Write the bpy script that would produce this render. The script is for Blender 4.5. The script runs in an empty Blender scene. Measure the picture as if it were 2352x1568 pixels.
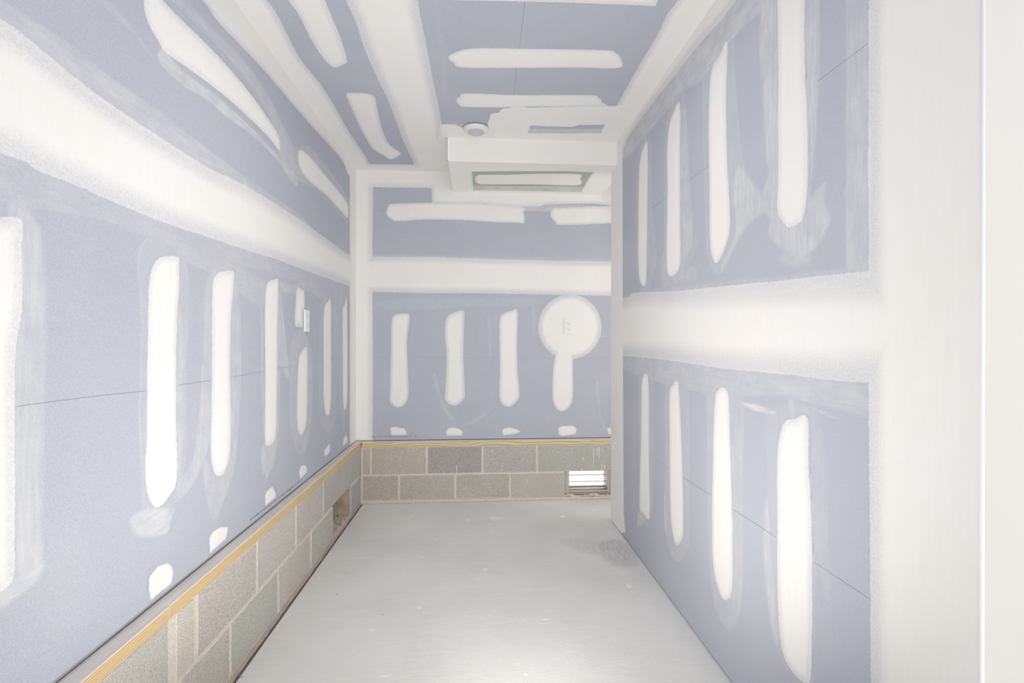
import bpy, bmesh, math, random
import numpy as np
from mathutils import Vector, Matrix, Euler
random.seed(7); rng = np.random.default_rng(7)
SC = bpy.context.scene
C = SC.collection

# ------------------------------------------------------------------ camera, world, lights, exposure
F, YAW, PITCH, ROLL, CZ = 1119.72, 0.0669, -0.0011, 0.0008, 1.1832
cam_d = bpy.data.cameras.new('camera'); cam = bpy.data.objects.new('camera', cam_d); C.objects.link(cam)
cam_d.sensor_width = 36; cam_d.lens = F * 36 / 2352; cam_d.clip_start = .02
cam.matrix_world = (Matrix.Translation((0, 0, CZ)) @ Matrix.Rotation(-YAW, 4, 'Z')
                    @ Matrix.Rotation(math.pi / 2 + PITCH, 4, 'X') @ Matrix.Rotation(ROLL, 4, 'Z'))
SC.camera = cam
SC.view_settings.view_transform = 'Standard'; SC.view_settings.look = 'None'
SC.view_settings.gamma = 1.0; SC.view_settings.use_curve_mapping = False
SC.view_settings.exposure = 0.08
W = bpy.data.worlds.new('daylight'); SC.world = W; W.use_nodes = True
W.node_tree.nodes['Background'].inputs[0].default_value = (.985, .985, .985, 1)
W.node_tree.nodes['Background'].inputs[1].default_value = 3.2
SC.cycles.use_adaptive_sampling = True; SC.cycles.adaptive_threshold = .05; SC.cycles.adaptive_min_samples = 14; SC.cycles.use_light_tree = False
SC.cycles.max_bounces = 7; SC.cycles.diffuse_bounces = 6

def area(name, loc, rot, sx, sy, power, col):
    l = bpy.data.lights.new(name, 'AREA'); l.shape = 'RECTANGLE'; l.size = sx; l.size_y = sy
    l.energy = power; l.color = col
    o = bpy.data.objects.new(name, l); C.objects.link(o); o.location = loc; o.rotation_euler = rot
    return o
area('side_fill', (2.33, -.6, 1.3), (math.pi / 2, 0, math.pi / 2), 2.2, 2.0, 9, (1, .99, .98))  # added fill that brightens the left wall; no window stands here
area('alcove_fill', (1.93, 3.0, 1.3), (math.pi / 2, 0, math.pi / 2), .8, 1.6, 10, (1, .97, .93))  # added fill in the alcove, without a real source
ADDED_LAMP, HEAD1, HEAD2 = (0, 1.66, 2.405), (-.09, 1.22, .235), (.09, 1.22, .235)
area('ceiling_fill', ADDED_LAMP, (0, 0, 0), .12, .12, 5.6, (1, .96, .905))  # fill from the added, unseen disk light
area('floor_fill', HEAD1, (math.pi, 0, 0), .17, .12, 6.2, (1, .965, .915))  # fill from the added work light, head facing up
area('floor_fill', HEAD2, (math.pi * .75, 0, 0), .17, .12, 7.9, (1, .965, .915))  # fill from the added work light, head tilted forward

# ------------------------------------------------------------------ room dimensions (metres)
XL, XR, YB, ZC = -.9074, .8707, 3.6592, 2.4433
LX, LY = .0456, .0452
XLB, YBB = XL + LX, YB - LY          # faces of the block walls
ZP0, ZP1 = .4064, .4444              # sill plate
ZD = .4488                           # bottom edge of the drywall
YE, YN = 3.174, .79                  # far and near end of the right wall
REAR, XFAR = -2.0, 2.4

RCAM = np.array(cam.matrix_world.to_3x3())
def ray(px, py):
    return RCAM @ np.array([(px - 1176) / F, -(py - 784) / F, -1.0])
def hit(px, py, ax, val):            # the point of the plane (axis ax = val) that a pixel of the photograph shows
    d = ray(px, py); o = np.array([0, 0, CZ]); t = (val - o[ax]) / d[ax]
    return o + d * t

# ------------------------------------------------------------------ object helpers
def put(o, parent=None, label=None, cat=None, kind=None, group=None):
    C.objects.link(o)
    if parent is not None: o.parent = parent
    if label: o['label'] = label
    if cat: o['category'] = cat
    if kind: o['kind'] = kind
    if group: o['group'] = group
    return o
def mesh_obj(name, bm, mat, parent=None, smooth=False, **k):
    me = bpy.data.meshes.new(name); bm.to_mesh(me); bm.free()
    for m in (mat if isinstance(mat, (list, tuple)) else [mat]): me.materials.append(m)
    if smooth: me.polygons.foreach_set('use_smooth', [True] * len(me.polygons))
    return put(bpy.data.objects.new(name, me), parent, **k)
def empty(name, loc, rot=(0, 0, 0), **k):
    o = bpy.data.objects.new(name, None); o.empty_display_size = .05; o.location = loc; o.rotation_euler = rot
    return put(o, **k)
def box(bm, x0, x1, y0, y1, z0, z1, bev=0, M=None, mi=0):
    r = bmesh.ops.create_cube(bm, size=1)
    vs = r['verts']
    for v in vs:
        v.co = Vector(((x0 + x1) / 2 + v.co.x * (x1 - x0), (y0 + y1) / 2 + v.co.y * (y1 - y0), (z0 + z1) / 2 + v.co.z * (z1 - z0)))
        if M: v.co = M @ v.co
    fs = list({f for v in vs for f in v.link_faces})
    for f in fs: f.material_index = mi
    if bev:
        es = list({e for v in vs for e in v.link_edges})
        bmesh.ops.bevel(bm, geom=es, offset=bev, segments=1, affect='EDGES', profile=.5)
    return vs
def lathe(bm, prof, n=48, M=None):
    rings = []
    for r, z in prof:
        ring = []
        for i in range(n):
            a = 2 * math.pi * i / n; co = Vector((r * math.cos(a), r * math.sin(a), z))
            ring.append(bm.verts.new(M @ co if M else co))
        rings.append(ring)
    for a, b in zip(rings, rings[1:]):
        for i in range(n): bm.faces.new((a[i], a[(i + 1) % n], b[(i + 1) % n], b[i]))
    bm.faces.new(rings[-1])
    bmesh.ops.recalc_face_normals(bm, faces=bm.faces)

# ------------------------------------------------------------------ materials
class NT:
    def __init__(s, name):
        s.m = bpy.data.materials.new(name); s.m.use_nodes = True; s.t = s.m.node_tree; s.t.nodes.clear()
        s.o = s.n('ShaderNodeOutputMaterial'); s.b = s.n('ShaderNodeBsdfPrincipled')
        s.t.links.new(s.b.outputs[0], s.o.inputs[0])
    def n(s, t, **k):
        x = s.t.nodes.new(t)
        for a, v in k.items(): setattr(x, a, v)
        return x
    def l(s, a, b): s.t.links.new(a, b)
    def sock(s, i, v):
        if isinstance(v, bpy.types.NodeSocket): s.l(v, i)
        else: i.default_value = v
    def math(s, op, a, b=0.0, c=0.0, clamp=False):
        x = s.n('ShaderNodeMath', operation=op, use_clamp=clamp)
        s.sock(x.inputs[0], a); s.sock(x.inputs[1], b); s.sock(x.inputs[2], c)
        return x.outputs[0]
    def ramp(s, v, a, b, c=0., d=1., mode='SMOOTHSTEP'):
        x = s.n('ShaderNodeMapRange', interpolation_type=mode); s.sock(x.inputs['Value'], v)
        s.sock(x.inputs['From Min'], a); s.sock(x.inputs['From Max'], b); s.sock(x.inputs['To Min'], c); s.sock(x.inputs['To Max'], d)
        return x.outputs[0]
    def mix(s, f, a, b):
        x = s.n('ShaderNodeMix', data_type='RGBA'); s.sock(x.inputs[0], f)
        for i, v in ((6, a), (7, b)): s.sock(x.inputs[i], v if isinstance(v, bpy.types.NodeSocket) else (*v, 1) if len(v) == 3 else v)
        return x.outputs[2]
    def pos(s, scale=(1, 1, 1)):
        g = s.n('ShaderNodeNewGeometry'); m = s.n('ShaderNodeMapping'); s.l(g.outputs['Position'], m.inputs[0])
        m.inputs['Scale'].default_value = scale; return m.outputs[0]
    def noise(s, vec, scale, det=3, rough=.5, dist=0):
        x = s.n('ShaderNodeTexNoise'); s.l(vec, x.inputs['Vector']); x.inputs['Scale'].default_value = scale
        x.inputs['Detail'].default_value = det; x.inputs['Roughness'].default_value = rough; x.inputs['Distortion'].default_value = dist
        return x.outputs['Fac']
    def attr(s, name):
        x = s.n('ShaderNodeAttribute', attribute_name=name); return x.outputs['Fac']
    def fin(s, col, rough=.6, bump=None, bs=.2, bd=.001, metal=0, spec=.3):
        s.sock(s.b.inputs['Base Color'], col if isinstance(col, bpy.types.NodeSocket) else (*col, 1))
        s.sock(s.b.inputs['Roughness'], rough); s.b.inputs['Metallic'].default_value = metal
        s.b.inputs['Specular IOR Level'].default_value = spec
        if bump is not None:
            x = s.n('ShaderNodeBump'); s.l(bump, x.inputs['Height']); x.inputs['Strength'].default_value = bs; x.inputs['Distance'].default_value = bd
            s.l(x.outputs[0], s.b.inputs['Normal'])
        return s.m
def plain(name, col, rough=.5, metal=0, spec=.4): return NT(name).fin(col, rough, metal=metal, spec=spec)

MUD = (.87, .85, .815)
def board_mat(name, paper, haze, streak=(10, 10, 1.1)):
    n = NT(name); p = n.pos(); ps = n.pos(streak)
    sd, cov, hz = n.attr('mud_sd'), n.attr('mud_cov'), n.attr('haze')
    n1 = n.noise(p, 260, 2, .6); n2 = n.noise(p, 34, 2, .6); st = n.noise(ps, 9, 2, .65); gr = n.noise(p, 230, 2, .7)
    e = n.math('ADD', sd, n.math('MULTIPLY', n.math('SUBTRACT', n1, .5), .006))
    e = n.math('ADD', e, n.math('MULTIPLY', n.math('SUBTRACT', n2, .5), .007))
    m = n.ramp(e, -.0009, .0009)
    cc = n.math('MULTIPLY', n.math('MULTIPLY', cov, n.math('SUBTRACT', 1.0, cov)), 2.6)
    jit = n.math('MULTIPLY', n.math('SUBTRACT', gr, .5), 1.5)
    cv = n.math('ADD', cov, n.math('MULTIPLY', cc, jit), clamp=True)
    c = n.math('MULTIPLY', m, cv)
    # thin sanded smears, pulled by the knife along the board
    s2 = n.noise(n.pos((1.1, 1.1, 10)), 9, 2, .65)
    hd = n.attr('haze_run'); sh = n.math('ADD', n.math('MULTIPLY', st, n.math('SUBTRACT', 1.0, hd)), n.math('MULTIPLY', s2, hd))
    h = n.math('MULTIPLY', n.math('MULTIPLY', hz, n.ramp(sh, .25, .75, .6, 1.7, 'LINEAR')), n.ramp(n.noise(p, 13, 2, .6), .3, .65, .55, 1.15, 'LINEAR'))
    big = n.noise(p, 3.1, 1, .5)
    h = n.math('ADD', h, n.ramp(big, .45, .85, 0, .16), clamp=True)
    h = n.math('ADD', h, n.math('MULTIPLY', n.math('SUBTRACT', gr, .5), .45), clamp=True)
    fib = n.noise(p, 480, 2, .6)
    base = n.mix(n.ramp(fib, .3, .7), tuple(v * .90 for v in paper), tuple(min(1, v * 1.09) for v in paper))
    # sparse dark specks and pale flecks in the paper
    vo = n.n('ShaderNodeTexVoronoi'); n.l(p, vo.inputs['Vector']); vo.inputs['Scale'].default_value = 9
    rad = n.math('MULTIPLY', vo.outputs['Color'], .028)
    dot = n.math('LESS_THAN', vo.outputs['Distance'], n.math('SUBTRACT', rad, .006))
    pf = n.n('ShaderNodeTexVoronoi'); n.l(n.pos((1, 1, .13)), pf.inputs['Vector']); pf.inputs['Scale'].default_value = 26
    fl = n.math('LESS_THAN', pf.outputs['Distance'], n.math('SUBTRACT', n.math('MULTIPLY', pf.outputs['Color'], .12), .055))
    base = n.mix(n.math('MULTIPLY', fl, .35), base, (.82, .82, .82))
    base = n.mix(n.math('MULTIPLY', dot, .65), base, (.12, .12, .15))
    col = n.mix(h, base, haze)
    wm = big
    mud = n.mix(n.ramp(wm, .35, .65), MUD, (.865, .86, .845))
    mud = n.mix(n.ramp(st, .35, .7, 0, .5), mud, (.89, .88, .86))
    col = n.mix(c, col, mud)
    return n.fin(col, .8, n.noise(p, 200, 1, .5), .12, .0006, spec=.12)
M_BLUE = board_mat('blue_gypsum_board', (.48, .505, .575), (.69, .695, .70))
M_GREEN = board_mat('green_gypsum_board', (.43, .475, .42), (.66, .68, .65))

def mud_mat():
    n = NT('joint_compound'); p = n.pos(); a = n.noise(p, 2.2, 3, .5); b = n.noise(n.pos((20, 20, 1.5)), 9, 4, .6)
    col = n.mix(n.ramp(a, .35, .65), MUD, (.87, .855, .835)); col = n.mix(n.ramp(b, .4, .7, 0, .4), col, (.89, .88, .86))
    return n.fin(col, .75, b, .1, .0006, spec=.15)
M_MUD = mud_mat()

def block_mat():
    n = NT('concrete_block'); p = n.pos(); tc = n.n('ShaderNodeTexCoord')
    oi = n.n('ShaderNodeObjectInfo')
    fine = n.noise(p, 240, 3, .8); mid = n.noise(p, 90, 3, .6); big = n.noise(p, 5, 3, .55)
    base = n.mix(n.ramp(fine, .32, .68), (.36, .34, .32), (.74, .71, .67))
    base = n.mix(n.ramp(mid, .55, .75, 0, .35), base, (.22, .205, .19))
    base = n.mix(n.ramp(big, .35, .7, 0, .45), base, (.50, .465, .42))
    mx = n.n('ShaderNodeMix', data_type='RGBA', blend_type='MULTIPLY'); mx.inputs[0].default_value = 1
    n.l(base, mx.inputs[6]); n.l(oi.outputs['Color'], mx.inputs[7]); base = mx.outputs[2]
    # mortar wiped over the arrises and dragged across the face
    sp = n.n('ShaderNodeSeparateXYZ'); n.l(tc.outputs['Generated'], sp.inputs[0])
    ln, ax, hg = n.attr('run_length'), n.attr('run_axis'), n.attr('height')
    u = n.math('ADD', n.math('MULTIPLY', sp.outputs[0], n.math('SUBTRACT', 1.0, ax)), n.math('MULTIPLY', sp.outputs[1], ax))
    eu = n.math('MULTIPLY', n.math('MINIMUM', u, n.math('SUBTRACT', 1.0, u)), ln)
    ev = n.math('MULTIPLY', n.math('MINIMUM', sp.outputs[2], n.math('SUBTRACT', 1.0, sp.outputs[2])), hg)
    ed = n.math('MINIMUM', eu, ev)
    wob = n.noise(p, 28, 4, .65)
    em = n.ramp(n.math('SUBTRACT', ed, n.math('MULTIPLY', wob, .010)), -.005, .0008, 1, 0)
    dr = n.noise(n.pos((14, 14, 2.2)), 3.4, 5, .62, .4)
    sm = n.ramp(dr, .60, .74, 0, .75)
    wh = n.noise(n.pos((30, 30, 5)), 5, 3, .6); ws = n.ramp(wh, .735, .77, 0, .8)
    col = n.mix(em, base, (.74, .69, .61)); col = n.mix(sm, col, (.60, .565, .51)); col = n.mix(ws, col, (.75, .74, .72))
    return n.fin(col, .92, fine, .5, .002, spec=.1)
M_BLOCK = block_mat()
def mortar_mat():
    n = NT('mortar'); p = n.pos(); a = n.noise(p, 160, 4, .7); b = n.noise(p, 18, 4, .6)
    col = n.mix(n.ramp(a, .3, .7), (.62, .575, .50), (.82, .77, .69)); col = n.mix(n.ramp(b, .5, .75, 0, .4), col, (.80, .77, .72))
    return n.fin(col, .95, a, .6, .003, spec=.1)
M_MORTAR = mortar_mat()
def dirty_mortar():
    n = NT('dirty_mortar'); p = n.pos(); a = n.noise(p, 120, 4, .7); b = n.noise(p, 14, 4, .65)
    col = n.mix(n.ramp(a, .3, .7), (.42, .37, .32), (.64, .58, .51)); col = n.mix(n.ramp(b, .45, .7), col, (.66, .50, .41))
    return n.fin(col, .95, a, .7, .004, spec=.1)
M_DIRTY = dirty_mortar()
M_GAP = plain('dark_filler_and_gap_shade', (.18, .15, .13), .95, spec=.1)  # slab joint filler; also paints the shade under the boards
def core_mat():
    n = NT('block_core_tan'); p = n.pos(); a = n.noise(p, 150, 4, .7); b = n.noise(p, 9, 3, .6)
    col = n.mix(n.ramp(a, .3, .7), (.42, .35, .27), (.66, .58, .47)); col = n.mix(n.ramp(b, .45, .7, 0, .6), col, (.36, .30, .24))
    return n.fin(col, .95, a, .6, .003, spec=.1)
M_CORE = core_mat()

def wood_mat(name, light, dark, along, face):
    n = NT(name); sc = (70, 70, 70); sc = [70, 70, 70]; sc[along] = 2.2
    p = n.pos(tuple(sc)); g = n.noise(p, .9, 4, .6, .8)
    q = [2, 2, 2]; q[along] = .55
    w = n.n('ShaderNodeTexWave', wave_type='BANDS', bands_direction='Z' if face == 'front' else ('X' if along == 1 else 'Y'))
    n.l(n.pos(tuple(q)), w.inputs['Vector']); w.inputs['Scale'].default_value = (26 if along == 1 else 9) if face == 'front' else 11; w.inputs['Distortion'].default_value = (3.5 if along == 1 else 8) if face == 'front' else 3
    w.inputs['Detail'].default_value = 2; w.inputs['Detail Scale'].default_value = .8
    wv = n.ramp(w.outputs['Fac'], .35, .95, 1, 0) if face == 'front' else w.outputs['Fac']
    f = n.math('ADD', n.math('MULTIPLY', wv, .6 if face == 'front' else .08), n.math('MULTIPLY', g, .5 if face == 'front' else .95))
    col = n.mix(n.ramp(f, .25, .85), dark, light)
    s = n.noise(n.pos(tuple([9 if i != along else 1.3 for i in range(3)])), 3, 3, .6)
    col = n.mix(n.ramp(s, .55, .75, 0, .5), col, tuple(v * .72 for v in light))
    return n.fin(col, .7, f, .25, .0012, spec=.2)
M_WF = [wood_mat('pine_face_side', (.76, .58, .33), (.52, .37, .19), 1, 'front'), wood_mat('pine_face_back', (.74, .63, .38), (.56, .45, .25), 0, 'front')]
M_WT = [wood_mat('weathered_pine_side', (.82, .79, .75), (.70, .66, .61), 1, 'top'), wood_mat('weathered_pine_back', (.82, .79, .75), (.68, .64, .58), 0, 'top')]
M_PENCIL = plain('pencil_graphite', (.36, .37, .42), .6)
M_INK = plain('printed_ink', (.24, .24, .30), .6)
M_PLASTIC = plain('white_plastic', (.88, .88, .875), .32, spec=.5)
M_SLOT = plain('slot_shadow_plastic', (.05, .05, .05), .7)
M_SCREW = plain('painted_screw', (.8, .8, .8), .35)
M_LENS = plain('frosted_lens', (.56, .55, .62), .35, spec=.5)
M_RING = plain('white_enamel', (.78, .79, .77), .4)
M_VENT = plain('galvanised_vent_frame', (.52, .48, .45), .5, metal=.1)
M_WIRE = plain('rusty_wire', (.36, .28, .24), .6, metal=.4)
M_LOUVRE = plain('weathered_louvre', (.52, .46, .42), .5)
M_STEEL = plain('bright_corner_bead', (.95, .945, .93), .85, spec=.05)
M_DARKSCREW = plain('dark_nail', (.1, .09, .08), .5, metal=.6)

def floor_mat():
    n = NT('trowelled_concrete'); p = n.pos(); a = n.noise(p, 260, 3, .7); b = n.noise(p, 1.6, 4, .6, .4)
    tr = n.noise(n.pos((1.2, 7, 1)), 7, 5, .65, 1.3); c = n.noise(p, 24, 4, .6)
    col = n.mix(n.ramp(b, .3, .7), (.74, .725, .70), (.82, .81, .79))
    col = n.mix(n.ramp(tr, .42, .72, 0, .45), col, (.86, .85, .83))
    col = n.mix(n.ramp(a, .35, .7, 0, .22), col, (.60, .585, .56))
    col = n.mix(n.ramp(c, .66, .74, 0, .3), col, (.88, .875, .86))
    # long pale scuffs
    sc = n.noise(n.pos((5.5, 1.0, 1)), 8, 4, .6, .3); col = n.mix(n.ramp(sc, .68, .78, 0, .5), col, (.9, .9, .89))
    vo = n.n('ShaderNodeTexVoronoi'); n.l(p, vo.inputs['Vector']); vo.inputs['Scale'].default_value = 16
    sp = n.math('LESS_THAN', vo.outputs['Distance'], n.math('SUBTRACT', n.math('MULTIPLY', vo.outputs['Color'], .10), .04))
    col = n.mix(n.math('MULTIPLY', sp, .8), col, (.88, .88, .87))
    st = n.attr('haze'); stn = n.noise(n.pos((6, 1.2, 1)), 12, 4, .6)
    col = n.mix(n.math('MULTIPLY', st, n.ramp(stn, .3, .7, .35, 1.0)), col, (.45, .44, .42))
    wet = n.attr('mud_cov'); col = n.mix(wet, col, (.80, .80, .79))
    return n.fin(col, .85, n.noise(n.pos((1.2, 5, 1)), 40, 3, .7), .45, .002, spec=.25)
M_FLOOR = floor_mat()
def splat_mat():
    n = NT('dried_compound_drip'); return n.fin((.86, .855, .84), .8, spec=.1)
M_SPLAT = splat_mat()
M_DEBRIS = plain('grey_rubble', (.42, .38, .33), .95, spec=.1)

# ------------------------------------------------------------------ traced outlines -> signed distance on a wall
def smooth(P, k=4):
    P = np.asarray(P, float); n = len(P); out = []
    for i in range(n):
        a, b, c, d = P[i - 1], P[i], P[(i + 1) % n], P[(i + 2) % n]
        for t in np.linspace(0, 1, k, endpoint=False):
            out.append(.5 * (2 * b + (c - a) * t + (2 * a - 5 * b + 4 * c - d) * t * t + (3 * b - a - 3 * c + d) * t ** 3))
    return np.array(out)
def sdf(pts, poly):                   # + inside
    d2 = np.full(len(pts), 1e9); ins = np.zeros(len(pts), bool); m = len(poly)
    for i in range(m):
        a, b = poly[i], poly[(i + 1) % m]; ab = b - a; L = ab @ ab + 1e-12
        q = pts - a; t = np.clip((q @ ab) / L, 0, 1); r = q - t[:, None] * ab; d2 = np.minimum(d2, (r * r).sum(1))
        if a[1] != b[1]:
            ins ^= ((a[1] > pts[:, 1]) != (b[1] > pts[:, 1])) & (pts[:, 0] < (b[0] - a[0]) * (pts[:, 1] - a[1]) / (b[1] - a[1]) + a[0])
    d = np.sqrt(d2); return np.where(ins, d, -d)
def sstep(x): x = np.clip(x, 0, 1); return x * x * (3 - 2 * x)

def np_mesh(name, co, quads, mat, attrs):
    me = bpy.data.meshes.new(name); nf = len(quads)
    me.vertices.add(len(co)); me.vertices.foreach_set('co', co.astype(np.float32).ravel())
    me.loops.add(nf * 4); me.loops.foreach_set('vertex_index', quads.astype(np.int32).ravel())
    me.polygons.add(nf); me.polygons.foreach_set('loop_start', np.arange(nf, dtype=np.int32) * 4)
    me.polygons.foreach_set('use_smooth', np.ones(nf, bool))
    me.update(calc_edges=True)
    for k, v in attrs.items():
        a = me.attributes.new(k, 'FLOAT', 'POINT'); a.data.foreach_set('value', v.astype(np.float32))
    me.materials.append(mat); return me

class Surface:
    """A flat board surface with a fine grid; mud shapes are traced in photo pixels and thrown onto its plane."""
    def __init__(s, ax, val, nrm, us, vs):
        s.ax, s.val, s.nrm = ax, val, nrm; s.ia = [i for i in range(3) if i != ax]
        s.us, s.vs = us, vs; U, V = np.meshgrid(us, vs, indexing='ij'); s.P = np.stack([U.ravel(), V.ravel()], 1)
        n = len(s.P); s.sd = np.full(n, -.1); s.cov = np.zeros(n); s.hz = np.zeros(n); s.hr = np.zeros(n); s.patches = []
        nu, nv = len(us), len(vs); i, j = np.meshgrid(np.arange(nu - 1), np.arange(nv - 1), indexing='ij')
        a = (i * nv + j).ravel(); q = np.stack([a, a + nv, a + nv + 1, a + 1], 1)
        e1 = np.eye(3)[s.ia[0]]; e2 = np.eye(3)[s.ia[1]]
        if np.cross(e1, e2) @ np.array(nrm) < 0: q = q[:, ::-1]
        s.Q = q; s.holes = None
    def uv(s, pts): return np.array([hit(x, y, s.ax, s.val)[s.ia] for x, y in pts])
    def local(s, poly, pad):
        lo, hi = poly.min(0) - pad, poly.max(0) + pad
        return np.where((s.P[:, 0] > lo[0]) & (s.P[:, 0] < hi[0]) & (s.P[:, 1] > lo[1]) & (s.P[:, 1] < hi[1]))[0]
    def mud(s, name, pts, feather=.02, edge=.4, sharp=False, hole=None, label=None):
        poly = s.uv(pts)
        if not sharp: poly = smooth(poly)
        idx = s.local(poly, .06); d = sdf(s.P[idx], poly)
        if hole is not None:
            d = np.minimum(d, -sdf(s.P[idx], s.uv(hole)))
        edge = min(.88, edge + .25)
        cov = np.where(d > 0, edge + (1 - edge) * sstep((d / feather - .12) / .88), np.clip(edge * (1 + d / .02), 0, 1))
        s.sd[idx] = np.maximum(s.sd[idx], d); s.cov[idx] = np.maximum(s.cov[idx], cov)
        s.patches.append((name, idx, d, feather, label))
    def haze(s, pts, w, rim=0., soft=.022, sharp=False):
        poly = s.uv(pts)
        if not sharp: poly = smooth(poly)
        idx = s.local(poly, .05); d = sdf(s.P[idx], poly)
        v = w * sstep((d + soft * .5) / soft) + rim * np.exp(-(d / .0045) ** 2)
        run = float(np.ptp(poly[:, 0]) > np.ptp(poly[:, 1])); s.hr[idx] = np.where((v >= s.hz[idx]) & (v > .001), run, s.hr[idx])
        s.hz[idx] = np.maximum(s.hz[idx], v)
    def coords(s, P, off):
        co = np.zeros((len(P), 3)); co[:, s.ia[0]] = P[:, 0]; co[:, s.ia[1]] = P[:, 1]; co[:, s.ax] = s.val
        return co + np.outer(off, s.nrm)
    def build(s, name, mat, thick, parent=None, **k):
        n = len(s.P); nu, nv = len(s.us), len(s.vs)
        front = s.coords(s.P, np.zeros(n))
        # boundary loop, pushed back by the thickness of the board
        b = [i * nv for i in range(nu)] + [(nu - 1) * nv + j for j in range(1, nv)] + [i * nv + nv - 1 for i in range(nu - 2, -1, -1)] + [j for j in range(nv - 2, 0, -1)]
        b = np.array(b); back = s.coords(s.P[b], np.full(len(b), -thick)); m = len(b); r = np.arange(m)
        sk = np.stack([b, n + r, n + (r + 1) % m, b[(r + 1) % m]], 1)
        e1 = np.eye(3)[s.ia[0]]; e2 = np.eye(3)[s.ia[1]]
        if np.cross(e1, e2) @ np.array(s.nrm) < 0: sk = sk[:, ::-1]
        co = np.vstack([front, back]); q = np.vstack([s.Q, sk])
        A = {'mud_sd': np.r_[s.sd, np.full(m, -.1)], 'mud_cov': np.r_[s.cov, np.zeros(m)], 'haze': np.r_[s.hz, np.zeros(m)], 'haze_run': np.r_[s.hr, np.zeros(m)]}
        me = np_mesh(name, co, q, mat, A)
        o = put(bpy.data.objects.new(name, me), parent, **k)
        for t, (pn, idx, d, fe, lab) in enumerate(s.patches):
            full = np.full(n, -1.0); full[idx] = d; keep = full > -.012
            qk = s.Q[keep[s.Q].all(1)]
            if not len(qk): continue
            used = np.unique(qk); mp = np.full(n, -1); mp[used] = np.arange(len(used))
            dd = full[used]
            h = np.where(dd > -.004, .0005 + .0012 * sstep(dd / max(fe, .012)), -.0006 + .0011 * sstep((dd + .012) / .008)) + t * .00002
            pm = np_mesh(pn, s.coords(s.P[used], h), mp[qk], mat, {'mud_sd': s.sd[used], 'mud_cov': s.cov[used], 'haze': s.hz[used], 'haze_run': s.hr[used]})
            put(bpy.data.objects.new(pn, pm), o, label=lab)
        return o
    def stroke_line(s, name, px, width, parent, mat, lift=.0005, n=12, jig=.00025):
        """a thin drawn line along the board"""
        pts = s.uv(px); bm = bmesh.new(); out = []
        for a, b in zip(pts, pts[1:]):
            for t in np.linspace(0, 1, n, endpoint=False): out.append(a + (b - a) * t)
        out.append(pts[-1]); out = np.array(out); out[1:-1] += rng.normal(0, jig, (len(out) - 2, 2))
        prev = None
        for i, p in enumerate(out):
            t = out[min(i + 1, len(out) - 1)] - out[max(i - 1, 0)]; t /= np.linalg.norm(t); nn = np.array([-t[1], t[0]]) * width / 2
            c = s.coords(np.array([p + nn, p - nn]), np.array([lift, lift])); cur = [bm.verts.new(c[0]), bm.verts.new(c[1])]
            if prev: bm.faces.new((prev[0], prev[1], cur[1], cur[0]))
            prev = cur
        bmesh.ops.recalc_face_normals(bm, faces=bm.faces)
        ext = bmesh.ops.solidify(bm, geom=bm.faces[:], thickness=.0001)
        return mesh_obj(name, bm, mat, parent)

def axis(lo, a, b, hi, fine, coarse=.08):
    out = []
    if lo < a - 1e-6: out += list(np.linspace(lo, a, max(2, int((a - lo) / coarse) + 1))[:-1])
    out += list(np.linspace(a, b, int((b - a) / fine) + 1))
    if hi > b + 1e-6: out += list(np.linspace(b, hi, max(2, int((hi - b) / coarse) + 1))[1:])
    return np.array(out)
G = .006

# ================================================================== STRUCTURE
# ---- left wall: block base (structure) with drywall above
def struct_core(name, boxes):
    bm = bmesh.new()
    for b in boxes: box(bm, *b)
    return mesh_obj(name, bm, M_MORTAR, kind='structure')
def block(parent, x0, x1, y0, y1, z0, z1, axis_, tint, name='concrete_block', mat=None):
    """one block; axis_ = direction the wall runs (0 x, 1 y). Fine front face carries the distance to its edges."""
    bm = bmesh.new(); box(bm, x0, x1, y0, y1, z0, z1, bev=.0035)
    run = (x1 - x0) if axis_ == 0 else (y1 - y0)
    for key, val in (('run_length', run), ('run_axis', float(axis_)), ('height', z1 - z0)):
        lay = bm.verts.layers.float.new(key)
        for v in bm.verts: v[lay] = val
    for v in bm.verts: v.co += Vector((random.uniform(-1, 1), random.uniform(-1, 1), random.uniform(-1, 1))) * .0011
    o = mesh_obj(name, bm, mat or M_BLOCK, parent); o.color = tint
    return o
def tint(g=1.0, warm=0.0): return (g * (1 + warm), g, g * (1 - warm * 1.2), 1)

def jy(px, py): return float(hit(px, py, 0, XLB)[1])
def jx(px, py): return float(hit(px, py, 1, YBB)[0])
HC = .2032
holeY0, holeY1 = jy(765.5, 1200), jy(806, 1100)
REC = .0035       # mortar sits this far behind the block faces
W8 = .20
wl = struct_core('wall_left', [
    (XLB - W8, XLB - REC, REAR, holeY0 - .012, -.10, ZP0), (XLB - W8, XLB - REC, holeY1 + .012, YB + .15, -.10, ZP0),
    (XLB - W8, XLB - REC, holeY0 - .012, holeY1 + .012, HC + .006, ZP0), (XLB - W8, XLB - REC, holeY0 - .012, holeY1 + .012, -.10, .012),
    (XLB - W8 - .02, XLB - W8, REAR, YB + .15, -.10, ZP0)])
wl['label'] = 'left wall of blue drywall over a low course of grey concrete block'
topj = [743, 679.5, 590, 450.5, 398]; topy = [1144, 1204, 1295, 1440, 1480]
ty = [YBB + .004] + [jy(a, b) for a, b in zip(topj, topy)]
ty += [ty[-1] - .4064 * k for k in range(1, 8)]
mort = [.010, .013, .013, .013, .016, .035] + [.012] * 8
tn = [tint(1.0, .0), tint(1.03, .03), tint(1.06, .01), tint(1.0, .02), tint(1.12, .03), tint(1.0, 0), tint(1, 0)]
tn[0] = (.97, .99, .95, 1); tn[5] = (1.0, 1.02, .98, 1)
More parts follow.
